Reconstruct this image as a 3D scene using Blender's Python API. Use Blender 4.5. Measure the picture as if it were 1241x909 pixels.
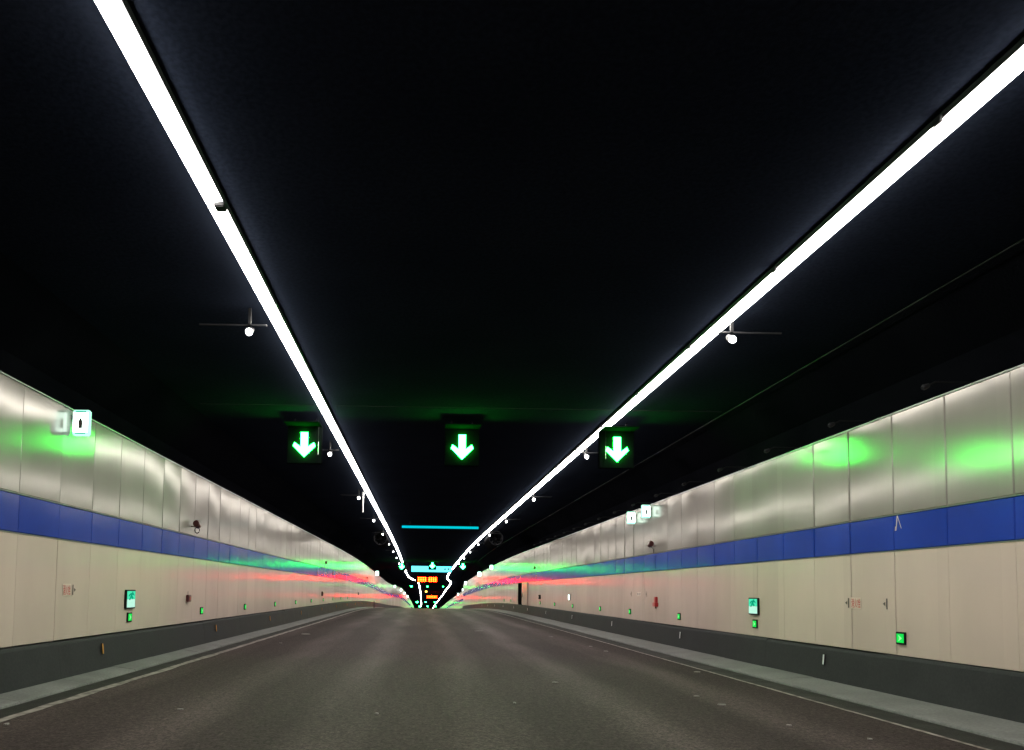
import bpy, math, random
from mathutils import Vector, Matrix
random.seed(7)
for o in list(bpy.data.objects): bpy.data.objects.remove(o)
S = bpy.context.scene
COL = S.collection

# ------------------------------------------------------------------ camera, world, exposure
CAM_H = 1.55
cam_d = bpy.data.cameras.new('camera'); cam = bpy.data.objects.new('camera', cam_d); COL.objects.link(cam)
F, PITCH, ROLL = 920.0, 0.06, 0.0155
cam_d.sensor_width = 36; cam_d.lens = F / 1241 * 36
cam_d.shift_x = (620.5 - 510.15) / 1241; cam_d.shift_y = (661 - 454.5) / 1241
cam_d.clip_end = 2000; cam_d.clip_start = 0.05
cam.matrix_world = (Matrix.Translation((0, 0, CAM_H)) @ Matrix.Rotation(math.pi/2 + PITCH, 4, 'X')
                    @ Matrix.Rotation(ROLL, 4, 'Z'))
S.camera = cam
w = bpy.data.worlds.new('World'); S.world = w; w.use_nodes = True
w.node_tree.nodes['Background'].inputs[0].default_value = (.01, .015, .03, 1)
w.node_tree.nodes['Background'].inputs[1].default_value = 0.05
S.view_settings.view_transform = 'Standard'; S.view_settings.look = 'None'
S.view_settings.exposure = 0; S.view_settings.gamma = 1
S.cycles.use_denoising = True
try: S.cycles.denoiser = 'OPENIMAGEDENOISE'
except Exception: pass
S.cycles.use_light_tree = True
S.cycles.max_bounces = 8; S.cycles.diffuse_bounces = 4; S.cycles.glossy_bounces = 4
S.cycles.sample_clamp_indirect = 8; S.cycles.caustics_reflective = False; S.cycles.caustics_refractive = False
L_STRIP = 48.0; L_SIGN = 135.0

# ------------------------------------------------------------------ tunnel alignment
def interp(tab, t):
    if t <= tab[0][0]: return tab[0][1]
    for (a, va), (b, vb) in zip(tab, tab[1:]):
        if t <= b: return va + (vb-va)*(t-a)/(b-a)
    return tab[-1][1]
SL = [(50, 0), (85, .022), (130, .03), (250, .04), (400, .043), (600, .043)]
DROP = [0.0]
for i in range(0, 6000): DROP.append(DROP[-1] + interp(SL, i*.1+.05)*.1)
def drop(Y): return 0.0 if Y <= 0 else DROP[min(5999, int(Y*10))]
ST = [(122, 0), (138, .25), (150, 1.7), (164, 1.96), (236, 2.46), (333, 2.77), (600, 3.0)]
def side(Y): return (interp(ST, Y-5) + interp(ST, Y) + interp(ST, Y+5))/3
def P(x, Y, z): return (x + side(Y), Y, z - drop(Y))
Y0, Y1 = -24.0, 500.0
def stations(step=2.0, a=Y0, b=Y1):
    n = int(round((b-a)/step)); return [a + (b-a)*i/n for i in range(n+1)]

# ------------------------------------------------------------------ materials
def mat(name): 
    m = bpy.data.materials.new(name); m.use_nodes = True
    return m, m.node_tree.nodes, m.node_tree.links, m.node_tree.nodes['Principled BSDF']
def plain(name, col, rough=.5, metal=0.0, spec=.5):
    m, n, l, b = mat(name)
    b.inputs['Base Color'].default_value = (*col, 1); b.inputs['Roughness'].default_value = rough
    b.inputs['Metallic'].default_value = metal; b.inputs['Specular IOR Level'].default_value = spec
    return m
def emit(name, col, st):
    m = bpy.data.materials.new(name); m.use_nodes = True; n = m.node_tree.nodes; n.clear()
    e = n.new('ShaderNodeEmission'); o = n.new('ShaderNodeOutputMaterial')
    e.inputs[0].default_value = (*col, 1); e.inputs[1].default_value = st
    m.node_tree.links.new(e.outputs[0], o.inputs[0]); return m
def noisy(name, c1, c2, scale, rough=(.4, .6), bump=0.0, bscale=None, stretch=(1, 1, 1), detail=6, metal=0, spec=.5, bdist=.01, fine=None):
    m, n, l, b = mat(name)
    tc = n.new('ShaderNodeTexCoord'); mp = n.new('ShaderNodeMapping'); mp.inputs['Scale'].default_value = stretch
    l.new(tc.outputs['Object'], mp.inputs[0])
    no = n.new('ShaderNodeTexNoise'); no.inputs['Scale'].default_value = scale; no.inputs['Detail'].default_value = detail
    l.new(mp.outputs[0], no.inputs['Vector'])
    rp = n.new('ShaderNodeValToRGB'); rp.color_ramp.elements[0].position = .35; rp.color_ramp.elements[1].position = .65
    rp.color_ramp.elements[0].color = (*c1, 1); rp.color_ramp.elements[1].color = (*c2, 1)
    l.new(no.outputs['Fac'], rp.inputs[0]); out = rp.outputs[0]
    if fine:
        n3 = n.new('ShaderNodeTexNoise'); n3.inputs['Scale'].default_value = fine[0]; n3.inputs['Detail'].default_value = 3
        l.new(tc.outputs['Object'], n3.inputs['Vector'])
        mr3 = n.new('ShaderNodeMapRange'); mr3.inputs[1].default_value = .35; mr3.inputs[2].default_value = .65
        mr3.inputs[3].default_value = 1-fine[1]; mr3.inputs[4].default_value = 1+fine[1]
        l.new(n3.outputs['Fac'], mr3.inputs[0])
        mx = n.new('ShaderNodeMix'); mx.data_type = 'RGBA'; mx.blend_type = 'MULTIPLY'; mx.inputs[0].default_value = 1
        l.new(out, mx.inputs[6]); l.new(mr3.outputs[0], mx.inputs[7]); out = mx.outputs[2]
    l.new(out, b.inputs['Base Color'])
    mr = n.new('ShaderNodeMapRange'); mr.inputs[3].default_value = rough[0]; mr.inputs[4].default_value = rough[1]
    mr.inputs[1].default_value = .3; mr.inputs[2].default_value = .7
    l.new(no.outputs['Fac'], mr.inputs[0]); l.new(mr.outputs[0], b.inputs['Roughness'])
    b.inputs['Metallic'].default_value = metal; b.inputs['Specular IOR Level'].default_value = spec
    if bump:
        n2 = n.new('ShaderNodeTexNoise'); n2.inputs['Scale'].default_value = bscale or scale*3; n2.inputs['Detail'].default_value = 2
        l.new(tc.outputs['Object'], n2.inputs['Vector'])
        bp = n.new('ShaderNodeBump'); bp.inputs['Strength'].default_value = bump; bp.inputs['Distance'].default_value = bdist
        l.new(n2.outputs['Fac'], bp.inputs['Height']); l.new(bp.outputs[0], b.inputs['Normal'])
    return m

M = {}
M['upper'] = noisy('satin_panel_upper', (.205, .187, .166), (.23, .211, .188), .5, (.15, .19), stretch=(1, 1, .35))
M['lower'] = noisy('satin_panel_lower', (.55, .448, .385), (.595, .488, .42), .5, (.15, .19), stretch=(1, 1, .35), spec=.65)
M['blue'] = noisy('blue_enamel', (.003, .034, .30), (.005, .045, .37), .8, (.18, .22), spec=.55)
def enamel(m, f0, fk, an):   # satin enamel: diffuse body under a glossy film of limited reflectance
    n = m.node_tree.nodes; l = m.node_tree.links; b = n['Principled BSDF']; out = [k for k in n if k.type == 'OUTPUT_MATERIAL'][0]
    # every sheet of the batch has a slightly different tone
    tc = n.new('ShaderNodeTexCoord'); sx = n.new('ShaderNodeSeparateXYZ'); l.new(tc.outputs['Object'], sx.inputs[0])
    q = n.new('ShaderNodeMath'); q.operation = 'MULTIPLY_ADD'; q.inputs[1].default_value = 1/1.2; q.inputs[2].default_value = 20.0 + .001
    q2 = n.new('ShaderNodeMath'); q2.operation = 'FLOOR'; l.new(sx.outputs['Y'], q.inputs[0]); l.new(q.outputs[0], q2.inputs[0])
    cb = n.new('ShaderNodeCombineXYZ'); l.new(q2.outputs[0], cb.inputs[0]); sg = n.new('ShaderNodeMath'); sg.operation = 'SIGN'; l.new(sx.outputs['X'], sg.inputs[0]); l.new(sg.outputs[0], cb.inputs[1])
    wn = n.new('ShaderNodeTexWhiteNoise'); l.new(cb.outputs[0], wn.inputs['Vector'])
    st = n.new('ShaderNodeTexNoise'); st.inputs['Scale'].default_value = 1.6; st.inputs['Detail'].default_value = 3
    mp2 = n.new('ShaderNodeMapping'); mp2.inputs['Scale'].default_value = (1, 1, .45); l.new(tc.outputs['Object'], mp2.inputs[0]); l.new(mp2.outputs[0], st.inputs['Vector'])
    r1 = n.new('ShaderNodeMapRange'); r1.inputs[3].default_value = .955; r1.inputs[4].default_value = 1.045; l.new(wn.outputs['Value'], r1.inputs[0])
    r2 = n.new('ShaderNodeMapRange'); r2.inputs[1].default_value = .3; r2.inputs[2].default_value = .7; r2.inputs[3].default_value = .965; r2.inputs[4].default_value = 1.03; l.new(st.outputs['Fac'], r2.inputs[0])
    mu = n.new('ShaderNodeMath'); mu.operation = 'MULTIPLY'; l.new(r1.outputs[0], mu.inputs[0]); l.new(r2.outputs[0], mu.inputs[1])
    mxx = n.new('ShaderNodeMix'); mxx.data_type = 'RGBA'; mxx.blend_type = 'MULTIPLY'; mxx.inputs[0].default_value = 1
    l.new(b.inputs['Base Color'].links[0].from_socket, mxx.inputs[6]); l.new(mu.outputs[0], mxx.inputs[7]); l.new(mxx.outputs[2], b.inputs['Base Color'])
    d = n.new('ShaderNodeBsdfDiffuse'); g = n.new('ShaderNodeBsdfAnisotropic'); g.distribution = 'GGX'; mix = n.new('ShaderNodeMixShader')
    fr = n.new('ShaderNodeFresnel'); fr.inputs[0].default_value = 1.5
    ma = n.new('ShaderNodeMath'); ma.operation = 'MULTIPLY_ADD'; ma.inputs[1].default_value = fk; ma.inputs[2].default_value = f0
    l.new(fr.outputs[0], ma.inputs[0]); l.new(ma.outputs[0], mix.inputs[0])
    l.new(b.inputs['Base Color'].links[0].from_socket, d.inputs[0]); l.new(b.inputs['Roughness'].links[0].from_socket, g.inputs['Roughness'])
    g.inputs[0].default_value = (1, .95, .885, 1)
    g.inputs['Anisotropy'].default_value = an        # sheets rolled with an upright grain: highlights spread along the wall
    tg = n.new('ShaderNodeCombineXYZ'); tg.inputs[2].default_value = 1; l.new(tg.outputs[0], g.inputs['Tangent'])
    l.new(d.outputs[0], mix.inputs[1]); l.new(g.outputs[0], mix.inputs[2]); l.new(mix.outputs[0], out.inputs[0]); n.remove(b)
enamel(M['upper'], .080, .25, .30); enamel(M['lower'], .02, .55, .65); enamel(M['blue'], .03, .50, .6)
M['base'] = noisy('charcoal_base', (.034, .035, .036), (.043, .044, .045), 1.6, (.6, .75), .1, 20, detail=8, fine=(30, .08), spec=.04)
M['kerb'] = noisy('kerb_concrete', (.125, .125, .12), (.185, .185, .178), 1.3, (.6, .8), .5, 30, detail=9, fine=(28, .13), spec=.2)
M['gutter'] = noisy('gutter_asphalt', (.013, .012, .011), (.02, .019, .0175), 2, (.6, .8), .6, 60, fine=(40, .35), spec=.2)
M['black_wall'] = noisy('dark_fireproof_coating', (.0105, .0135, .0215), (.0135, .0170, .0265), .6, (.6, .8), .2, 25, detail=8, fine=(20, .2), spec=0)
M['black_side'] = noisy('black_wall_paint', (.0022, .0024, .0034), (.0036, .0038, .0050), .6, (.7, .9), .5, 25, detail=8, spec=0)  # ceiling coating toned darker, painting shade into the sloping edges
M['trim'] = plain('aluminium_trim', (.22, .22, .21), .4, .5)
M['dark_gap'] = plain('dark_joint', (.03, .028, .025), .8)
M['black'] = plain('black_metal', (.008, .008, .009), .6, 0, .15)
M['grey'] = plain('grey_metal', (.18, .18, .19), .4, .6)
M['greypaint'] = plain('grey_paint', (.30, .28, .27), .35)
M['board'] = plain('led_board', (.003, .004, .004), .9, 0, 0)
M['red'] = plain('red_paint', (.42, .015, .02), .35)
M['dred'] = plain('dark_red_paint', (.06, .008, .008), .35)
M['redink'] = plain('red_lettering', (.50, .04, .035), .5)
M['ink'] = plain('dark_lettering', (.07, .055, .05), .5)
M['plate'] = plain('label_plate', (.60, .50, .42), .3)
M['armgrey'] = plain('arm_grey', (.016, .016, .018), .6, 0, .2)
M['white'] = plain('white_paint', (.75, .75, .74), .4)
M['steel'] = plain('fan_steel', (.016, .016, .018), .7, 0, 0)
M['amberref'] = plain('amber_reflector', (.55, .26, .05), .25)
M['whiteref'] = plain('white_reflector', (.75, .76, .76), .25)
M['strip'] = emit('led_strip_light', (1, .955, .89), L_STRIP)
M['lamp'] = emit('lamp_light', (1, .98, .95), 30)
M['greenfar'] = emit('green_led_far', (.006, 1, .06), 250)
M['green'] = emit('green_led', (.008, 1, .04), L_SIGN)
M['teal'] = emit('teal_led', (.0, .62, .72), 1.0)
M['tealfar'] = emit('teal_led_far', (.10, .80, .95), 2.6)
M['redled'] = emit('red_led', (1, .0062, .0004), 280)
M['boxface'] = emit('lightbox_white', (.72, 1, .90), 8)
M['boxgreen'] = emit('lightbox_green', (.03, .55, .38), .9)
M['boxside'] = emit('lightbox_edge', (.45, 1, .75), 1.5)
M['mint'] = emit('exit_mint', (.08, .85, .48), .95)
M['mintdark'] = emit('exit_green', (.0, .36, .20), .9)
M['mintwhite'] = emit('exit_pale', (.55, 1, .80), .95)
M['gfloor'] = emit('guide_green', (.01, .80, .09), 1.0)
M['gfloor2'] = emit('guide_pale_green', (.30, 1, .35), 1.0)
M['amber'] = emit('amber_led', (1, .45, .06), 8)

# asphalt: aggregate, brownish tone and polished wheel tracks along the lanes, their sheen painted in lighter
m, n, l, b = mat('asphalt'); M['road'] = m
tc = n.new('ShaderNodeTexCoord'); sp = n.new('ShaderNodeSeparateXYZ'); l.new(tc.outputs['Object'], sp.inputs[0])
def noise(sc, det=4, st=None, rough=.5):
    no = n.new('ShaderNodeTexNoise'); no.inputs['Scale'].default_value = sc; no.inputs['Detail'].default_value = det
    no.inputs['Roughness'].default_value = rough
    if st:
        mp = n.new('ShaderNodeMapping'); mp.inputs['Scale'].default_value = st; l.new(tc.outputs['Object'], mp.inputs[0]); l.new(mp.outputs[0], no.inputs['Vector'])
    else: l.new(tc.outputs['Object'], no.inputs['Vector'])
    return no.outputs['Fac']
def math_(op, a, b_=None, c=None):
    k = n.new('ShaderNodeMath'); k.operation = op
    for i, v in enumerate((a, b_, c)):
        if v is None: continue
        if isinstance(v, (int, float)): k.inputs[i].default_value = v
        else: l.new(v, k.inputs[i])
    return k.outputs[0]
def rng(v, a, b_, c, d):
    k = n.new('ShaderNodeMapRange')
    for i, q in enumerate((a, b_, c, d)): k.inputs[i+1].default_value = q
    l.new(v, k.inputs[0]); return k.outputs[0]
wob = math_('MULTIPLY', math_('SUBTRACT', noise(.12, 2), .5), 1.2)
xx = math_('ADD', sp.outputs['X'], wob)
tr = math_('COSINE', math_('MULTIPLY', math_('ADD', xx, 1.0), 2*math.pi/1.87))
track = rng(tr, -.3, 1, 0, 1)
tm = math_('MULTIPLY', track, rng(noise(1.2, 5, (1, .12, 1)), .35, .65, .3, 1))
big = noise(.7, 6, (1, .25, 1)); agg = noise(26, 5, None, .85); mid = noise(9, 6, None, .7)
val = math_('MULTIPLY', rng(big, .3, .7, .85, 1.2), math_('MULTIPLY', rng(agg, .34, .66, .1, 1.9), rng(mid, .3, .7, .6, 1.4)))
val = math_('MULTIPLY', val, rng(tm, 0, 1, .84, 1.4))
mx = n.new('ShaderNodeMix'); mx.data_type = 'RGBA'; mx.blend_type = 'MULTIPLY'; mx.inputs[0].default_value = 1
mx.inputs[6].default_value = (.050, .0385, .0355, 1); l.new(val, mx.inputs[7]); l.new(mx.outputs[2], b.inputs['Base Color'])
l.new(rng(tm, 0, 1, .74, .66), b.inputs['Roughness'])
b.inputs['Specular IOR Level'].default_value = .05
bp = n.new('ShaderNodeBump'); bp.inputs['Strength'].default_value = .8; bp.inputs['Distance'].default_value = .008
l.new(agg, bp.inputs['Height']); l.new(bp.outputs[0], b.inputs['Normal'])
# worn marking paint
m, n, l, b = mat('worn_line_paint'); M['paint'] = m
tc = n.new('ShaderNodeTexCoord')
a1 = rng(noise(6, 8), .38, .62, 0, 1)
mx = n.new('ShaderNodeMix'); mx.data_type = 'RGBA'; l.new(a1, mx.inputs[0])
mx.inputs[6].default_value = (.09, .075, .065, 1); mx.inputs[7].default_value = (.30, .27, .24, 1)
l.new(mx.outputs[2], b.inputs['Base Color']); b.inputs['Roughness'].default_value = .6

# ------------------------------------------------------------------ mesh helpers
class MB:
    def __init__(s): s.v = []; s.f = []
    def add(s, vs, fs):
        k = len(s.v); s.v += [tuple(q) for q in vs]; s.f += [tuple(i+k for i in f) for f in fs]; return s
    def box(s, x0, x1, y0, y1, z0, z1, c=0.0):
        if c <= 0:
            return s.add([(x0,y0,z0),(x1,y0,z0),(x1,y1,z0),(x0,y1,z0),(x0,y0,z1),(x1,y0,z1),(x1,y1,z1),(x0,y1,z1)],
                  [(0,3,2,1),(4,5,6,7),(0,1,5,4),(1,2,6,5),(2,3,7,6),(3,0,4,7)])
        import bmesh
        bm = bmesh.new(); bmesh.ops.create_cube(bm, size=1)
        for v in bm.verts: v.co = ((x0+x1)/2+v.co.x*(x1-x0), (y0+y1)/2+v.co.y*(y1-y0), (z0+z1)/2+v.co.z*(z1-z0))
        bmesh.ops.bevel(bm, geom=bm.edges[:], offset=c, segments=2, affect='EDGES')
        bm.verts.ensure_lookup_table(); bm.verts.index_update()
        s.add([v.co[:] for v in bm.verts], [tuple(v.index for v in f.verts) for f in bm.faces]); bm.free(); return s
    def prism(s, poly, a, b, fn):       # poly: 2-D outline, fn(p, q, t) -> point
        k = len(poly)
        s.add([fn(p, q, a) for p, q in poly] + [fn(p, q, b) for p, q in poly],
              [tuple(range(k))[::-1], tuple(range(k, 2*k))] + [(i, (i+1) % k, k+(i+1) % k, k+i) for i in range(k)]); return s
    def tube(s, pts, r, seg=8, caps=True):
        pts = [Vector(p) for p in pts]; rings = []
        for i, p in enumerate(pts):
            d = (pts[min(i+1, len(pts)-1)] - pts[max(i-1, 0)]).normalized()
            up = Vector((0, 0, 1)) if abs(d.z) < .9 else Vector((1, 0, 0))
            a = d.cross(up).normalized(); b = a.cross(d)
            rr = r[i] if isinstance(r, (list, tuple)) else r
            rings.append([p + (a*math.cos(t)+b*math.sin(t))*rr for t in [2*math.pi*j/seg for j in range(seg)]])
        fs = []
        for i in range(len(pts)-1):
            for j in range(seg): fs.append((i*seg+j, i*seg+(j+1) % seg, (i+1)*seg+(j+1) % seg, (i+1)*seg+j))
        if caps: fs += [tuple(range(seg))[::-1], tuple(range((len(pts)-1)*seg, len(pts)*seg))]
        return s.add([q for r_ in rings for q in r_], fs)
    def build(s, name, m, parent=None, smooth=False, loc=None):
        me = bpy.data.meshes.new(name); me.from_pydata(s.v, [], s.f); me.update()
        me.materials.append(M[m])
        if smooth:
            for p in me.polygons: p.use_smooth = True
            me.set_sharp_from_angle(angle=math.radians(35 if smooth is True else smooth))
        o = bpy.data.objects.new(name, me); COL.objects.link(o)
        if parent: o.parent = parent
        if loc: o.location = loc
        return o
def tag(o, label=None, cat=None, group=None, kind=None):
    if label: o['label'] = label
    if cat: o['category'] = cat
    if group: o['group'] = group
    if kind: o['kind'] = kind
    return o
def thing(name, label, cat, loc=(0, 0, 0), rz=0, group=None):
    o = bpy.data.objects.new(name, None); COL.objects.link(o); o.empty_display_size = .2
    o.location = loc; o.rotation_euler = (0, 0, rz); return tag(o, label, cat, group)
def kids(o): return [c for c in bpy.data.objects if c.parent == o]
def dup(root, loc, rz, label):
    r = root.copy(); COL.objects.link(r); r.location = loc; r.rotation_euler = (0, 0, rz); r['label'] = label
    for ch in kids(root):
        c = ch.copy(); COL.objects.link(c); c.parent = r
        for g in kids(ch):
            d = g.copy(); COL.objects.link(d); d.parent = c
    return r
def sweep(profile, ys, closed=False):   # profile: list of (x, z) carried along the tunnel
    b = MB(); k = len(profile)
    b.v = [P(x, Y, z) for Y in ys for x, z in profile]
    for i in range(len(ys)-1):
        for j in range(k if closed else k-1):
            a = i*k+j; c = i*k+(j+1) % k
            b.f.append((a, c, c+k, a+k))
    if closed: b.f += [tuple(range(k))[::-1], tuple(range((len(ys)-1)*k, len(ys)*k))]
    return b
def text_mesh(txt, size):
    c = bpy.data.curves.new('t', 'FONT'); c.body = txt; c.size = size; c.align_x = 'CENTER'; c.align_y = 'CENTER'; c.offset = size*.012
    o = bpy.data.objects.new('t', c); COL.objects.link(o); bpy.context.view_layer.update()
    me = bpy.data.meshes.new_from_object(o.evaluated_get(bpy.context.evaluated_depsgraph_get()))
    vs = [v.co.copy() for v in me.vertices]; fs = [tuple(p.vertices) for p in me.polygons]
    bpy.data.objects.remove(o); bpy.data.curves.remove(c); bpy.data.meshes.remove(me); return vs, fs

# ------------------------------------------------------------------ setting
XL, XR = -5.75, 7.35
FL, FR = -5.18, 6.42                  # kerb feet
ys = stations(2.0)
tag(sweep([(FL-.02, 0), (-2, 0), (1, 0), (4, 0), (FR+.02, 0)], ys).build('road', 'road'), 'dark brownish asphalt tunnel road dropping over a crest', kind='structure')
tag(sweep([(FL, .004), (-4.84, .004)], ys).build('gutter', 'gutter'), 'black gutter strip beside the left kerb', kind='structure')
tag(sweep([(5.92, .004), (FR, .004)], ys).build('gutter', 'gutter'), 'black gutter strip beside the right kerb', kind='structure')
def wobble_line(xa, xb, amp, seed):
    rnd = random.Random(seed); b = MB(); yy = stations(.5, -6, 160)
    for Y in yy:
        e1 = rnd.uniform(-amp, amp); e2 = rnd.uniform(-amp, amp)
        b.v += [P(xa+e1, Y, .008), P(xb+e2, Y, .008)]
    b.f = [(2*i, 2*i+1, 2*i+3, 2*i+2) for i in range(len(yy)-1)]
    return b
tag(wobble_line(-4.83, -4.68, .022, 3).build('road_marking', 'paint'), 'worn off-white edge line on the left side of the road', kind='structure')
tag(wobble_line(5.85, 5.915, .008, 4).build('road_marking', 'paint'), 'thin pale edge line on the right side of the road', kind='structure')
tag(sweep([(-5.3, 5.70), (6.85, 5.70)], ys).build('ceiling', 'black_wall'), 'dark blue-black flat tunnel ceiling', kind='structure')
for pr_, lb_ in (([(-6.1, 4.40), (-6.1, 4.95), (-5.3, 5.70)], 'black sloping ceiling edge above the left wall'), ([(6.85, 5.70), (7.6, 5.0), (7.6, 4.40)], 'black sloping ceiling edge above the right wall')):
    tag(sweep(pr_, ys).build('ceiling', 'black_side'), lb_, kind='structure')

def kerb(x, sgn, kw, label):
    b = MB(); y = -12.0; k = 0; rnd = random.Random(5)
    while y < 170:
        e = min(y+1.992, 170); j = rnd.uniform(-.004, .004); h = rnd.uniform(-.003, .003)
        prof = [(0, -.02), (.008+j, .030+h), (.03+j, .042+h), (kw, .09+h), (kw, -.02)]
        pts = []
        for Y in (y, e): pts += [P(x + sgn*(u), Y, z) for u, z in prof]
        b.add(pts, [tuple(range(5)), tuple(range(5, 10))] + [(i, i+1, i+6, i+5) for i in range(4)])
        y += 2.0
    tag(b.build('kerb', 'kerb'), label, kind='structure')
kerb(FL, -1, .43, 'pale concrete kerb along the left wall'); kerb(FR, 1, .80, 'pale concrete kerb along the right wall')

# ------------------------------------------------------------------ tunnel walls
def panels(X, sgn, z0, z1, ystart, width, gap, holes=(), seed=1, bulge=.0022, tilt=.0022, nz=3, wide=(), C=.012):
    """enamelled sheet panels with folded edges; sgn=+1 faces +x"""
    rnd = random.Random(seed); b = MB(); y = ystart; T = .035
    while y < Y1-2:
        a, e = y, y+width
        y += width
        skip = any(a < h1-.05 and e > h0+.05 for h0, h1 in holes)
        if skip: continue
        g0 = gap; g1 = gap
        for yw, gw in wide:
            if abs(a-yw) < .1: g0 = gw
            if abs(e-yw) < .1: g1 = gw
        a += g0/2; e -= g1/2
        tl = rnd.gauss(0, tilt)*(1 if y < 80 else .3); tz = rnd.gauss(0, tilt*.35); bu = rnd.uniform(.2, 1.6)*bulge*(1 if y < 80 else .25)*rnd.choice((1, 1, -.5)); ph = rnd.uniform(-.5, .5)
        ny = 5 if y < 70 else 3; nzz = nz if y < 70 else 2
        yl = [a, a+C] + [a+C+(e-a-2*C)*i/(ny-1) for i in range(1, ny-1)] + [e-C, e]
        zl = [z0, z0+C] + [z0+C+(z1-z0-2*C)*i/(nzz-1) for i in range(1, nzz-1)] + [z1-C, z1]
        k = len(zl); vs = []
        for i, Y in enumerate(yl):
            for j, z in enumerate(zl):
                edge = i in (0, len(yl)-1) or j in (0, k-1)
                u = (Y-(a+e)/2)/(e-a)*2; v = (z-(z0+z1)/2)/(z1-z0)*2
                d = 0.0 if not edge else -C*1.1
                d += tl*u*(e-a)/2 + tz*v*(z1-z0)/2 + bu*(1-u*u)*(1+ph*v)
                vs.append(P(X + sgn*d, Y, z))
        n0 = len(vs)
        fs = [(i*k+j, (i+1)*k+j, (i+1)*k+j+1, i*k+j+1) if sgn > 0 else (i*k+j, i*k+j+1, (i+1)*k+j+1, (i+1)*k+j)
              for i in range(len(yl)-1) for j in range(k-1)]
        # returns back to the wall
        rim = [(i, 0) for i in range(len(yl))] + [(len(yl)-1, j) for j in range(1, k)] + [(i, k-1) for i in range(len(yl)-2, -1, -1)] + [(0, j) for j in range(k-2, 0, -1)]
        for i, j in rim:
            vs.append(P(X - sgn*T, yl[i], zl[j]))
        R = len(rim)
        for q in range(R):
            i, j = rim[q]; i2, j2 = rim[(q+1) % R]
            fs.append((i*k+j, n0+q, n0+(q+1) % R, i2*k+j2))
        b.add(vs, fs)
    return b

def wall(X, sgn, which, holes, wide_low, foot, ystart, desc):
    r = thing('tunnel_wall', desc, 'wall')
    bx = X - sgn*.06
    if holes:
        bb = MB(); segs = [(Y0, holes[0][0]), (holes[0][1], Y1)]
        for a, e in segs:
            q = sweep([(bx, -.1), (bx, 4.41)], stations(2.0, a, e)); bb.add(q.v, q.f)
        q = sweep([(bx, 2.25), (bx, 4.41)], [holes[0][0], holes[0][1]]); bb.add(q.v, q.f)
    else: bb = sweep([(bx, -.1), (bx, 4.41)], ys)
    bb.build('backing', 'dark_gap', r)
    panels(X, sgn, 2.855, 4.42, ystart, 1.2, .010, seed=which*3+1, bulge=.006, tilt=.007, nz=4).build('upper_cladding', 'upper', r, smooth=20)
    panels(X+sgn*.004, sgn, 2.295, 2.835, ystart, 1.2, .006, seed=which*3+2, bulge=.0045, tilt=.005, nz=3).build('blue_band', 'blue', r, smooth=20)
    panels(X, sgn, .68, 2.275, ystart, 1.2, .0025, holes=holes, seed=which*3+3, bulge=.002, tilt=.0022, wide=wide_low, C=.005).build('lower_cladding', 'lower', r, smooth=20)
    t = MB()
    for z, hh, out in ((4.432, .02, .012), (2.845, .012, .016), (2.285, .012, .010)):
        q = sweep([(X-sgn*.03, z-hh/2), (X+sgn*out, z-hh/2), (X+sgn*out, z+hh/2), (X-sgn*.03, z+hh/2)], ys, True); t.add(q.v, q.f)
    t.build('trim', 'trim', r)
    # sloping charcoal base (the step at its top wanders a little where blocks meet)
    rnd = random.Random(which+20); b = MB(); y = Y0
    while y < Y1-4:
        e = y+4.0; tt = rnd.uniform(-.012, .012)
        prof = [(foot, -.02), (foot, .085), (X+sgn*.075, .615+tt), (X+sgn*.055, .655+tt), (X-sgn*.05, .667+tt)]
        if any(y < h1 and e > h0 for h0, h1 in holes) and False: pass
        pts = [P(u, Y, z) for Y in (y+.0015, e-.0015) for u, z in prof]
        b.add(pts, [tuple(range(5)), tuple(range(5, 10))] + [(i, i+1, i+6, i+5) for i in range(4)])
        y = e
    b.build('base', 'base', r)
    return r
WL = wall(XL, 1, 1, (), [(12.0, .022), (24.0, .012), (37.2, .02), (76.8, .03)], FL-.42, -24.0,
          'left tunnel wall in beige panels with a blue band and charcoal base')
HOLE = (54.96, 57.36)
WR = wall(XR, -1, 2, [HOLE], [(11.76, .012), (12.96, .022), (24.96, .02), (26.16, .016), (30.96, .02), (102.96, .04)], FR+.79, -24.24,
          'right tunnel wall in beige panels with a blue band and a dark doorway')
# doorway niche in the right wall: dark reveal and a grey steel door leaf standing open toward the camera
q = MB(); a, e = HOLE
x0, x1 = XR+.06, XR+1.3
q.add([P(x0, a, 0), P(x1, a, 0), P(x1, e, 0), P(x0, e, 0), P(x0, a, 2.27), P(x1, a, 2.27), P(x1, e, 2.27), P(x0, e, 2.27)],
      [(0, 1, 2, 3), (4, 5, 6, 7), (0, 1, 5, 4), (1, 2, 6, 5), (2, 3, 7, 6)])
q.build('doorway_niche', 'black', WR)
d = MB(); p0 = P(XR-.05, 52.2, 0); d.box(XR-.05, XR-.012, 51.9, 54.7, .69-drop(53), 2.27-drop(53), .008)
dl = d.build('sliding_door', 'greypaint', WR); dl['label'] = 'grey steel door leaf slid open beside the dark doorway'
MB().box(XR-.09, XR-.052, 54.3, 54.42, 1.2-drop(54), 1.5-drop(54)).build('handle', 'grey', dl)

# scratch drips on the right blue band
for yy, a_, b_, w_ in ((11.70, 2.84, 2.60, .018), (11.60, 2.82, 2.62, .010)):
    pass
sc = MB()
for (ya, za, yb, zb, w_) in ((11.66, 2.83, 11.70, 2.60, .011), (11.66, 2.83, 11.57, 2.62, .007), (11.70, 2.66, 11.71, 2.595, .018)):
    sc.add([(XR-.0068, ya-w_, za), (XR-.0068, ya+w_, za), (XR-.0068, yb+w_, zb), (XR-.0068, yb-w_, zb)], [(0, 1, 2, 3)])
so = sc.build('paint_drip', 'plate', WR); so['label'] = 'pale forked drip mark on the blue band'

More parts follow.
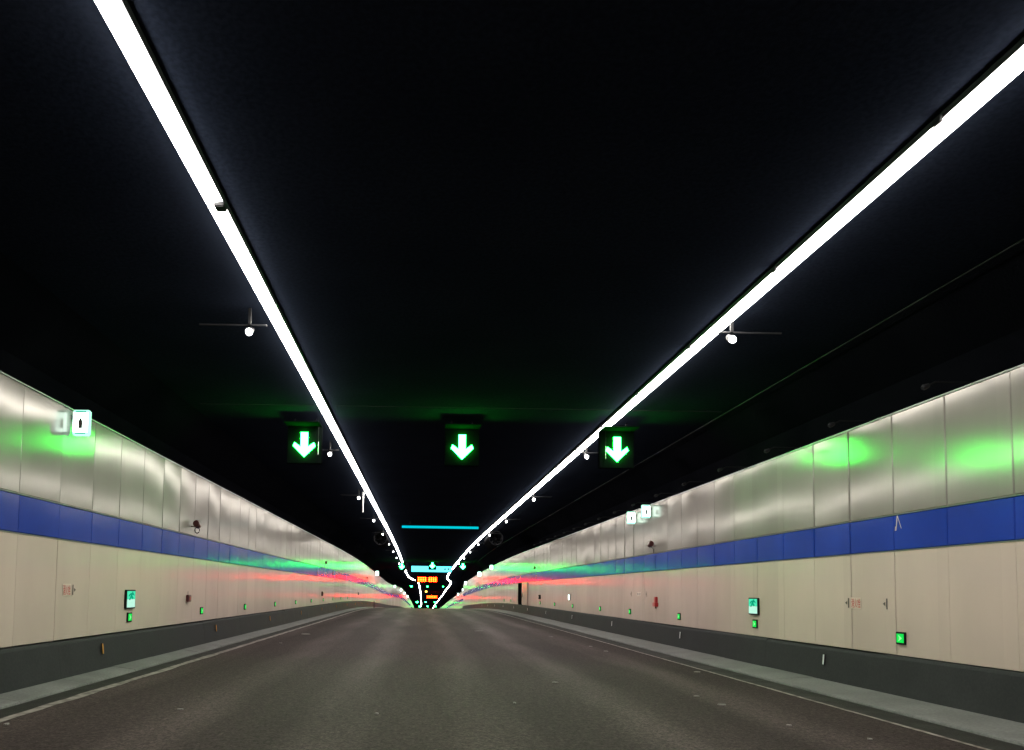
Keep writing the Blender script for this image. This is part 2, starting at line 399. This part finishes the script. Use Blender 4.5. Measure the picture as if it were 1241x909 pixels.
# ------------------------------------------------------------------ light strips
def strip(x, label, gaps):
    r = thing('light_strip', label, 'ceiling light', (0, 0, 0), group='continuous ceiling light strips')
    sweep([(x-.105, 5.68), (x-.095, 5.63), (x+.095, 5.63), (x+.105, 5.68)], ys, True).build('housing', 'armgrey', r)
    b = MB(); cuts = [Y0] + gaps + [440]
    for a, e in zip(cuts, cuts[1:]):
        q = sweep([(x-.086, 5.629), (x-.08, 5.598), (x-.05, 5.585), (x+.05, 5.585), (x+.08, 5.598), (x+.086, 5.629)],
                  stations(3.0 if e < 60 else 4.0, a+.012, e-.012) if e-a > 3 else [a+.012, e-.012], True)
        b.add(q.v, q.f)
    b.build('diffuser', 'strip', r)
    Y = 3.2; me = None
    while Y < 50:
        for sx in ((-1,) if x > 0 else ()):
            if me is None:
                me = MB().box(-.017, .017, 0, .10, 5.595, 5.655, .004).build('clamp', 'black', r); c = me
            else:
                c = me.copy(); COL.objects.link(c); c.parent = r
            p = P(x+sx*.115, Y, 0); c.location = p
        Y += 3.0
    return r
SLX, SRX = -2.24, 4.47
ls = strip(SLX, 'long glowing white light strip, the left one of two', [7.82])
strip(SRX, 'long glowing white light strip, the right one of two', [19.0])
k = MB().box(SLX+.01, SLX+.12, 7.72, 7.86, 5.54, 5.60, .01).build('joint_clip', 'black', ls); k['label'] = 'small dark clip on the strip joint'

# ------------------------------------------------------------------ ceiling conduits
c = MB().tube([P(x, 16.8, 5.665) for x in (-5.0, -2.45)], .008).tube([P(x, 16.8, 5.665) for x in (-1.95, 1.2, 4.25)], .008).tube([P(x, 16.8, 5.665) for x in (4.7, 6.7)], .012)
tag(c.build('conduit', 'armgrey'), 'thin pipe crossing the black ceiling just before the green arrows', 'pipe')
c = MB().tube([P(6.72, Y, 5.60) for Y in stations(4, 4, 90)], .008)
tag(c.build('conduit', 'black'), 'thin black pipe running along the right ceiling corner', 'pipe')

# ------------------------------------------------------------------ lane signals
ARROW = [(0, -.30), (.27, -.03), (.235, .055), (.085, -.055), (.085, .30), (-.085, .30), (-.085, -.055), (-.235, .055), (-.27, -.03)]
def make_signal(col='green', scale=1.0):
    r = thing('lane_signal', '', 'lane signal', group='green arrow lane signals under the ceiling')
    s = scale
    MB().box(-.42*s, .42*s, .02, .16, -.45*s, .45*s, .012).build('casing', 'board', r)
    MB().box(-.42, .42, -.50, .16, .452, .462).build('hood', 'board', r)  # unseen hood, lengthened to keep the arrow's green light off the ceiling
    MB().prism([(p*s, q*s) for p, q in ARROW], -.03, .0, lambda p, q, t: (p, t, q)).build('arrow', col, r)
    h = .66
    for x in (-.25, .25):
        MB().box(x-.015, x+.015, .08, .11, .476*s, h).build('hanger', 'black', r)
    return r
sig = make_signal()
ords = ['left', 'middle', 'right']
for i, x in enumerate((-2.86, .96, 4.71)):
    lb = ['nearest green down arrow hanging left of the left light strip', 'nearest green down arrow hanging between the two light strips', 'nearest green down arrow hanging by the right light strip'][i]
    L = P(x, 18.2, 5.04)
    if i == 0: sig.location = L; sig['label'] = lb
    else: dup(sig, L, 0, lb)
    # added rods: white lower ends paint in the casing's strip-lit edge
for i, (x, y_) in enumerate(((-2.50, 5.0), (4.40, 5.0))):
    r = thing('hanging_rod', ['slim rod hanging beside the nearest left green arrow', 'slim rod hanging beside the nearest right green arrow'][i], 'rod', P(x, 18.05, 4.78))
    MB().tube([(0, 0, 0), (0, 0, .31)], .008).build('sleeve', 'white', r); MB().tube([(0, 0, .311), (0, 0, .91)], .005).build('wire', 'black', r)
far = [(93, [-2.45, 1.27, 5.05], 4.62), (175, None, None), (322, None, None), (400, None, None)]
def atpx(px, py, Y):     # where a sight line of the survey meets the plane at distance Y
    a = (px-510.15)/F; bb = -(py-661)/F
    r_ = a*math.cos(ROLL)-bb*math.sin(ROLL); u = a*math.sin(ROLL)+bb*math.cos(ROLL)
    yy = math.cos(PITCH)-u*math.sin(PITCH); zz = math.sin(PITCH)+u*math.cos(PITCH)
    return (r_*Y/yy, Y, zz*Y/yy+CAM_H)
FAR_ARROW = [c for c in kids(sig) if c.name.startswith('arrow')][0].data.copy(); FAR_ARROW.materials.clear(); FAR_ARROW.materials.append(M['greenfar'])
rows = [(93, [(487, 686.5), (524, 685.5), (561, 686.5)], 'second row'), (176, [(498.5, 709.3), (518, 709.3), (537, 709.3)], 'third row'),
        (322, [(505.5, 729), (516, 728.8), (527, 728.8), (538, 729)], 'fourth row'), (400, [(509, 734.5), (518, 734), (528, 734)], 'farthest row')]
for Y, pts, nm in rows:
    for i, (px, py) in enumerate(pts):
        nth = ['leftmost', 'second from left', 'third from left', 'rightmost'][i if i < len(pts)-1 else 3]
        o = dup(sig, atpx(px, py, Y), 0, 'distant green lane signal, %s in the %s of signals' % (nth, nm))
        for c_ in kids(o):
            if c_.name.startswith('arrow'):
                c_.data = FAR_ARROW
        k_ = {93: 1.15, 176: 1.5, 322: 2.0, 400: 2.2}[Y]; o.scale = (k_, 1, k_)
M['beacon'] = M['amber']
def beacon(px, py, Y, lb):
    r = thing('amber_signal', lb, 'lane signal', atpx(px, py, Y), group='distant amber signals')
    MB().box(-.4, .4, .02, .15, -.4, .4, .01).build('casing', 'board', r)
    MB().tube([(0, -.02, 0), (0, .0, 0)], .27, 20).build('lamp_face', 'amber', r)
beacon(557, 709.4, 176, 'distant amber signal at the right end of the third signal row')
beacon(516.5, 717, 205, 'tiny amber signal hanging above the lower red message sign')

# ------------------------------------------------------------------ message signs
def hangers(r, xs, z0, z1, y=.1):
    for x in xs: MB().box(x-.03, x+.03, y-.03, y+.03, z0, z1).build('hanger', 'black', r)
r = thing('message_sign', 'long thin teal lit sign bar across the middle of the ceiling', 'sign', P(1.13, 45, 5.35))
MB().box(-2.36, 2.36, .02, .22, -.14, .14, .01).build('casing', 'board', r)
MB().box(-2.28, 2.28, -.004, .018, -.07, .07, .006).build('display', 'teal', r); hangers(r, (-1.8, 1.8), .141, .33)
r = thing('message_sign', 'wide pale teal lit sign board behind the second row of arrows', 'sign', atpx(523, 689.7, 97))
MB().box(-2.65, 2.65, .02, .3, -.42, .42, .01).build('casing', 'board', r)
MB().box(-2.57, 2.57, -.004, .018, -.36, .36, .006).build('display', 'tealfar', r); hangers(r, (-1.8, 1.8), .421, 1.4)
for x in (1.72, 2.15): MB().tube([(x, -.012, .02), (x, -.006, .02)], .13, 12).build('symbol', 'ink', r)
for k, (px, py, Y, lb) in enumerate(((518, 702.3, 110, 'upper distant message sign with two glowing orange-red words'), (523.5, 723.4, 215, 'lower distant message sign with one glowing orange-red word'))):
    r = thing('message_sign', lb, 'sign', atpx(px, py, Y), group='red message signs')
    MB().box(-1.75, 1.75, .03, .3, -.5, .5, .01).build('casing', 'board', r)
    spans = ((-1.42, -.12), (.10, 1.38)) if k == 0 else ((-1.45, 1.4),)
    for a, e in spans:
        t = MB(); nb = 4 if k == 0 else 6; wd = (e-a)/nb     # blurred block characters: stroke grids
        for q in range(nb):
            x0_ = a+q*wd
            t.box(x0_+.03, x0_+wd-.03, -.01, .029, .21, .29); t.box(x0_+.03, x0_+wd-.03, -.01, .029, -.04, .04)
            t.box(x0_+.03, x0_+wd-.03, -.01, .029, -.29, -.21); t.box(x0_+wd/2-.035, x0_+wd/2+.035, -.014, .026, -.28, .28)
        t.build('lettering', 'redled', r)
    hangers(r, (-1.4, 1.4), .501, 1.3)

# ------------------------------------------------------------------ ceiling lamps every ten metres
def make_lamp():
    r = thing('ceiling_lamp', '', 'lamp', group='small ceiling lamps beside the light strips')
    MB().box(-.02, .02, -.02, .02, .10, .345).build('stem', 'black', r)
    MB().tube([(-.75, .03, .10), (.25, .03, .10)], .014, 8).build('arm', 'armgrey', r)
    MB().tube([(0, .11, .055), (0, -.02, -.015)], [.045, .058], 14).build('casing', 'armgrey', r)
    MB().tube([(0, -.021, -.0155), (.008, -.07, -.045), (.012, -.10, -.062)], [.05, .044, .03], 14).build('lens', 'lamp', r)
    return r
lamp = make_lamp(); first = True
nums = ['first', 'second', 'third', 'fourth', 'fifth', 'sixth', 'seventh', 'eighth', 'ninth', 'tenth', 'eleventh', 'twelfth', 'thirteenth', 'fourteenth', 'fifteenth', 'sixteenth', 'seventeenth', 'eighteenth', 'nineteenth', 'twentieth']
for x, sd, rz in ((-2.58, 'left', 0), (4.54, 'right', 0)):
    for i in range(9):
        Y = 11.0+10*i if sd == 'left' else (11.0+9.8*i)
        lb = '%s small bright ceiling lamp from the camera, beside the %s light strip' % (nums[i], sd)
        if first: lamp.location = P(x, Y, 5.34); lamp['label'] = lb; first = False; continue
        o = dup(lamp, P(x, Y, 5.34), 0, lb)
        if sd == 'right': o.scale = (-1, 1, 1)
tag(MB().tube([P(-2.47, 31.9, 4.83), P(-2.47, 31.9, 5.55)], .028, 8).tube([P(-2.47, 31.9, 5.55), P(-2.47, 31.9, 5.69)], .05, 8).build('hanging_rod', 'white'),
    'white rod hanging down beside the left light strip', 'rod')

# ------------------------------------------------------------------ jet fans
def make_fan():
    r = thing('jet_fan', '', 'fan', group='jet fans under the ceiling')
    seg = 28; b = MB(); prof = [(-.60, .43), (-.62, .455), (-.60, .475), (-.2, .475), (2.8, .475), (3.2, .475), (3.2, .43), (2.8, .36), (0, .36)]
    k = len(prof); b.v = [(rr*math.cos(2*math.pi*j/seg), y_, rr*math.sin(2*math.pi*j/seg)) for j in range(seg) for y_, rr in prof]
    b.f = [(j*k+i, j*k+(i+1) % k, ((j+1) % seg)*k+(i+1) % k, ((j+1) % seg)*k+i) for j in range(seg) for i in range(k)]
    b.build('casing', 'steel', r, smooth=True)
    MB().tube([(0, -.1, 0), (0, .3, 0), (0, .6, 0)], [.05, .13, .13], 14).build('hub', 'black', r, smooth=True)
    bl = MB()
    for q in range(8):
        t = q*math.pi/4; c_, s_ = math.cos(t), math.sin(t)
        bl.add([(c_*.12-s_*.05, .30, s_*.12+c_*.05), (c_*.12+s_*.05, .40, s_*.12-c_*.05), (c_*.35+s_*.07, .37, s_*.35-c_*.07), (c_*.35-s_*.07, .33, s_*.35+c_*.07)], [(0, 1, 2, 3)])
    bl.build('blades', 'black', r)
    for y_ in (.2, 2.4): MB().box(-.3, .3, y_, y_+.08, .43, .56).build('mount', 'black', r)
    return r
fan = make_fan(); fan.location = P(-2.80, 52.5, 5.13); fan['label'] = 'dark round jet fan left of the left light strip'
dup(fan, P(5.0, 51.0, 5.13), 0, 'dark round jet fan right of the right light strip')

# ------------------------------------------------------------------ wall-hung light boxes (face the traffic)
def make_lightbox():
    r = thing('light_box_sign', '', 'sign', group='white lit sign boxes on the wall tops')
    MB().box(-.135, .135, .0, .11, -.21, .21, .018).build('casing', 'boxside', r)
    MB().box(-.12, .12, -.006, .001, -.16, .16, .002).build('face', 'boxface', r)
    for z in (.18, -.18): MB().box(-.085, .085, -.006, .001, z-.009, z+.009).build('green_bar', 'boxgreen', r)
    fig = [(-.022, -.10), (.026, -.10), (.030, .02), (.016, .045), (.018, .06), (-.002, .075), (-.016, .06), (-.014, .045), (-.028, .02)]
    MB().prism(fig, -.011, -.0065, lambda p, q, t: (p*1.25, t, q)).build('pictogram', 'ink', r)
    MB().box(-.17, -.137, .03, .07, .05, .12).build('bracket', 'grey', r)
    return r
lbx = make_lightbox(); lbx.location = P(-5.585, 12.25, 4.21); lbx['label'] = 'white lit sign box at the top of the left wall, nearest the camera'
for (x, Y, z, sc_, lb) in ((7.17, 25.8, 4.16, 1, 'lower and farther of two white lit sign boxes on the right wall'),
        (7.17, 24.1, 4.20, 1, 'higher and nearer of two white lit sign boxes on the right wall'),
        (-5.25, 92, 4.16, 1.4, 'distant pale teal sign box on the left wall top'),
        (-5.4, 141, 4.2, 1.2, 'distant white box lamp on the left wall, first beyond the teal one'),
        (-5.4, 151, 3.9, 1.3, 'distant white box lamp on the left wall, second beyond the teal one'),
        (-5.4, 166, 3.7, 1.2, 'distant white box lamp on the left wall, third beyond the teal one'),
        (-5.4, 195, 3.8, 1.2, 'distant white box lamp on the left wall, farthest visible'),
        (7.0, 75, 4.2, 1.1, 'distant greenish box lamp on the right wall, nearer of the far ones'),
        (6.9, 89, 4.1, 1.4, 'distant white box lamp on the right wall by the red streak'),
        (6.9, 116, 4.0, 1.3, 'distant white box lamp on the right wall beyond the red streak'),
        (6.9, 150, 4.1, 1.2, 'distant box lamp on the right wall deep in the tunnel'),
        (6.9, 180, 4.1, 1.2, 'distant box lamp on the right wall, farthest visible')):
    o = dup(lbx, P(x, Y, z), 0, lb); o.scale = (sc_ if x < 0 else -sc_, 1, sc_)

# ------------------------------------------------------------------ things fixed to the walls; local +x points out of the wall
def wl(sd, Y, z): return (P(XL if sd < 0 else XR, Y, z), 0 if sd < 0 else math.pi)
def wthing(name, label, cat, sd, Y, z, group=None):
    L, rz = wl(sd, Y, z); return thing(name, label, cat, L, rz, group)
# exit signs
MAN = [(-.10, -.085), (-.055, -.10), (-.02, -.03), (.03, -.075), (.09, -.055), (.045, -.015), (.02, .02), (.075, .03), (.10, .0), (.12, .02), (.08, .065), (-.01, .07), (-.075, .05), (-.115, -.0), (-.09, -.015), (-.055, .025), (-.03, .03), (-.06, -.04)]
def make_exit():
    r = thing('exit_sign', '', 'sign', group='green running man exit signs')
    MB().box(.002, .045, -.235, .235, -.185, .185, .008).build('frame', 'black', r)
    MB().box(.0455, .050, -.205, .205, .0, .16).build('upper_face', 'mint', r)
    MB().box(.0455, .050, -.205, .205, -.16, -.002).build('lower_face', 'mintwhite', r)
    p = MB().prism(MAN, .051, .054, lambda p, q, t: (t, p*1.25, q*.82+.065))
    p.tube([(.051, .055, .13), (.054, .055, .13)], .022, 12); p.build('running_man', 'mintdark', r)
    return r
ex = make_exit(); ex.location, a_ = wl(-1, 15.03, 1.30); ex['label'] = 'green running man exit sign low on the left wall'
L_, rz_ = wl(1, 16.7, 1.33); dup(ex, L_, rz_, 'green running man exit sign low on the right wall')
# guide lights
def make_guide():
    r = thing('guide_light', '', 'wall light', group='small green guide lights low on the walls')
    MB().box(.002, .03, -.11, .11, -.095, .095, .006).build('frame', 'black', r)
    MB().box(.0305, .034, -.085, .085, -.068, .068).build('glass', 'gfloor', r)
    MB().prism([(-.035, -.05), (.05, 0), (-.035, .05), (-.015, 0)], .0345, .038, lambda p, q, t: (t, p, q)).build('arrow', 'gfloor2', r)
    return r
gd = make_guide(); first = True
for sd, sname, yl in ((-1, 'left', [15.05, 20.0, 24.95, 30.1, 35.1, 40.1, 45.1, 50.1, 55.1, 60.1]), (1, 'right', [11.62, 16.67, 21.55, 26.6, 31.0, 36.6, 41.5, 46.5, 61.5, 66.5])):
    for i, Y in enumerate(yl):
        lb = '%s green guide light from the camera, low on the %s wall' % (nums[i], sname)
        if (sd, i) == (-1, 0): lb = 'green guide light directly under the left exit sign'
        if (sd, i) == (1, 1): lb = 'green guide light directly under the right exit sign'
        if (sd, i) == (1, 0): lb = 'largest green square guide light, alone low on the right wall'
        L_, rz_ = wl(sd, Y, .945)
        if first: gd.location = L_; gd['label'] = lb; first = False
        else: dup(gd, L_, rz_, lb)
# reflectors on the base
def make_ref(m):
    r = thing('reflector', '', 'reflector', group='upright reflectors on the charcoal wall base')
    MB().box(.0, .012, -.028, .028, -.10, .10, .003).build('backplate', 'black', r)
    MB().box(.0125, .022, -.02, .02, -.09, .09, .003).build('lens', m, r); return r
protos = {-1: make_ref('amberref'), 1: make_ref('whiteref')}; used = set()
for sd, sname, cn, xx_ in ((-1, 'left', 'amber', -5.625), (1, 'right', 'white', 7.235)):
    for i in range(11):
        Y = 13.55+7.5*i + (0.1 if sd > 0 else 0)
        lb = '%s %s upright reflector from the camera on the %s wall base' % (nums[i], cn, sname)
        L_ = P(xx_, Y, .44); rz_ = 0 if sd < 0 else math.pi
        if sd in used: o = dup(protos[sd], L_, rz_, lb)
        else: o = protos[sd]; o.location = L_; o.rotation_euler = (0, 0, rz_); o['label'] = lb; used.add(sd)
        # lean back with the sloping base and stand square to traffic a little
        o.rotation_euler = (0, -.12 if sd < 0 else -.08, rz_)
# cabinet stickers
def sticker(sd, Y, z, txt, wY, hZ, lb, m='redink'):
    r = wthing('cabinet_label', lb, 'sign', sd, Y, z)
    MB().box(.006, .0085, -wY/2-.015, wY/2+.015, -hZ/2-.012, hZ/2+.012).build('plate', 'plate', r)
    vs, fs = text_mesh(txt, 1.0)
    mnx = min(v.x for v in vs); mxx = max(v.x for v in vs); mny = min(v.y for v in vs); mxy = max(v.y for v in vs)
    pts = [(.0095, ((v.x-mnx)/(mxx-mnx)-.5)*wY, ((v.y-mny)/(mxy-mny)-.5)*hZ) for v in vs]
    b = MB(); b.add(pts, fs); b.build('lettering', m, r)
def pull_mark(sd, Y, z, lb, flip=1):
    r = wthing('pull_mark', lb, 'mark', sd, Y, z, group='black triangle marks on the cabinet doors')
    MB().box(.006, .010, -.012, .012, -.085, .085).build('bar', 'ink', r)
    MB().prism([(.05*flip, -.028), (.05*flip, .028), (.10*flip, 0)], .006, .010, lambda p, q, t: (t, p, q)).build('triangle', 'ink', r)
sticker(-1, 12.36, 1.48, '消火栓', .26, .17, 'small red lettering label beside the left wall door seam')
pull_mark(-1, 12.58, 1.48, 'dark bar and triangle beside the red lettering on the left wall', 1)
sticker(1, 12.82, 1.46, '消火栓', .27, .16, 'small red lettering label left of the right wall door seam')
pull_mark(1, 13.04, 1.46, 'dark bar and triangle left of the red lettering on the right wall', -1)
pull_mark(1, 11.97, 1.46, 'dark bar and triangle above the big guide light on the right wall', -1)
sticker(1, 25.55, 1.56, '消火栓', .42, .10, 'faint brown lettering label on the farther right wall cabinet', 'ink')
for Y, lb in ((26.45, 'small dark mark left of the farther right wall cabinet'), (24.65, 'small dark mark right of the farther right wall cabinet')):
    pull_mark(1, Y, 1.56, lb, -1)
# red call points
r = wthing('call_point', 'small dark red call point box on the left wall', 'alarm', -1, 18.8, 1.28)
MB().box(.0, .07, -.11, .11, -.085, .085, .01).build('casing', 'dred', r); MB().box(.0705, .076, -.05, .05, -.045, .045, .002).build('button_plate', 'red', r)
MB().tube([(.02, -.02, .084), (.02, -.02, .17)], .008).build('conduit', 'greypaint', r)
r = wthing('call_point', 'tall bright red call point with a handset on the right wall', 'alarm', 1, 23.6, 1.31)
MB().box(.0, .08, -.08, .08, .0, .17, .012).build('casing', 'red', r); MB().box(.0, .11, -.13, .13, -.13, -.001, .014).build('handset_box', 'red', r)
MB().tube([(.03, -.05, -.131), (.03, -.05, -.19)], .02).build('gland', 'dred', r)
for i, (sd, Y, z) in enumerate(((-1, 44.5, 1.30), (-1, 70.5, 1.35), (1, 46.6, 1.30))):
    r = wthing('call_point', ['distant dark call point box on the left wall', 'farthest dark call point box on the left wall', 'distant black call point box on the right wall'][i], 'alarm', sd, Y, z)
    MB().box(.0, .09, -.22, .22, -.13, .13, .01).build('casing', 'dred' if sd < 0 else 'black', r)
    MB().box(.091, .097, -.1, .1, -.06, .06, .002).build('button_plate', 'dred', r)
r = wthing('wall_light', 'small pale lit square lamp on the right wall below the red streak', 'wall light', 1, 37.3, 1.35)
MB().box(.0, .06, -.13, .13, -.14, .14, .01).build('frame', 'grey', r); MB().box(.0605, .065, -.10, .10, -.12, .12, .002).build('glass', 'boxface', r)
# flame detectors above the blue band
def detector(sd, Y, z, lb, loop):
    r = wthing('flame_detector', lb, 'detector', sd, Y, z, group='dark red detectors above the blue band')
    s_ = -1 if sd < 0 else 1
    MB().tube([(.0, 0, -.02), (.14, 0, -.02), (.15, 0, .02)], .014).build('bracket', 'dred', r)
    MB().tube([(.15, s_*.10, .05), (.15, s_*.0, .05), (.15, -s_*.12, .0)], [.075, .08, .07], 14).build('head', 'dred', r, smooth=True)
    MB().tube([(.15, s_*.02, .11), (.15, s_*.02, .14)], [.06, .03], 12).build('cap', 'dred', r)
    if loop:
        MB().tube([(.16+.055*math.sin(t), 0, -.11-.075*math.cos(t)) for t in [math.pi*2*i/14+math.pi for i in range(15)]], .010, 6, False).build('cable', 'black', r)
    else:
        MB().tube([(.15, -.0, -.02), (.10, .0, -.08), (.06, 0, -.12), (.06, 0, -.24)], .012, 6).build('cable', 'black', r)
detector(-1, 18.9, 3.09, 'dark red detector with a looped cable above the left blue band', True)
detector(1, 23.75, 3.09, 'dark red detector with a drooping cable above the right blue band', False)
detector(-1, 45.0, 3.1, 'distant dark detector above the left blue band', False)
detector(-1, 80.0, 3.1, 'farthest dark detector above the left blue band', False)
detector(1, 48.0, 3.1, 'distant dark detector above the right blue band', False)
# spray nozzles along the right wall top
def make_noz():
    r = thing('spray_nozzle', '', 'nozzle', group='spray nozzles along the top of the right wall')
    MB().tube([(.62, 0, .05), (.1, 0, .05), (.0, 0, .0)], .012, 8).build('pipe', 'black', r)
    MB().tube([(.0, 0, .0), (-.07, -.02, -.03), (-.10, -.03, -.05)], [.03, .042, .025], 10).build('head', 'armgrey', r, smooth=True)
    return r
nz = make_noz()
for i in range(16):
    Y = 10.25+2.38*i
    lb = '%s small metal spray nozzle from the camera above the right wall' % nums[i]
    if i == 0: nz.location = P(6.92, Y, 4.47); nz['label'] = lb
    else: dup(nz, P(6.92, Y, 4.47), 0, lb)
# slim post far down on the left
r = thing('marker_post', 'thin dark post standing by the left kerb near the crest', 'post', P(-4.95, 82, 0))
MB().tube([(0, 0, 0), (0, 0, .75)], .035, 8).build('post', 'black', r); MB().tube([(0, 0, 0), (0, 0, .03)], .10, 10).build('base_plate', 'black', r)

# ------------------------------------------------------------------ scraps on the road
bits = [(-3.92, 26.2, .30, .20, 'brightest white scrap on the road near the left edge line'), (2.33, 30.1, .34, .07, 'long pale scrap lying in the middle of the far road'),
 (4.65, 27.0, .13, .09, 'small pale scrap on the road, farthest near the right edge line'), (5.0, 22.3, .12, .10, 'small pale scrap just before the farthest right one'),
 (5.01, 20.5, .14, .10, 'pale scrap close to the right edge line in mid distance'), (2.34, 13.2, .12, .05, 'pale scrap on the road right of the centre'),
 (1.34, 10.7, .05, .05, 'tiny pale dot on the road near the centre'), (5.60, 15.4, .14, .05, 'flat pale scrap touching the right edge line'),
 (4.24, 11.7, .10, .04, 'brown-white scrap nearest right, upper of a close pair'), (4.29, 10.85, .13, .04, 'brown-white scrap nearest right, lower of a close pair'),
 (4.44, 9.2, .06, .05, 'small white scrap near the bottom right of the road'), (4.94, 8.4, .05, .04, 'tiny white scrap beside the nearest right edge line'),
 (-.52, 9.6, .05, .04, 'tiny pale dot left of the road centre'), (-3.94, 21.7, .10, .05, 'dull scrap behind the brightest one on the left'),
 (-4.55, 8.5, .05, .04, 'tiny white scrap beside the nearest left edge line'), (-3.0, 9.7, .09, .03, 'dull scrap on the nearest left part of the road')]
M['scrap'] = plain('pale_scrap', (.26, .245, .225), .8)
for (x, Y, a_, b_, lb) in bits:
    kk = random.randint(6, 8)
    poly = [(a_/2*math.cos(t)*random.uniform(.7, 1.15), b_/2*math.sin(t)*random.uniform(.7, 1.2)*1.6) for t in [2*math.pi*i/kk for i in range(kk)]]
    o = MB().prism(poly, .002, .016, lambda p, q, t: (p, q, t)).build('scrap', 'scrap', loc=P(x, Y, .004))
    tag(o, lb, 'scrap', 'pale scraps lying on the road')
# drop the unused prototypes' empty labels if any
for o in bpy.data.objects:
    if 'label' in o and o['label'] == '': del o['label']
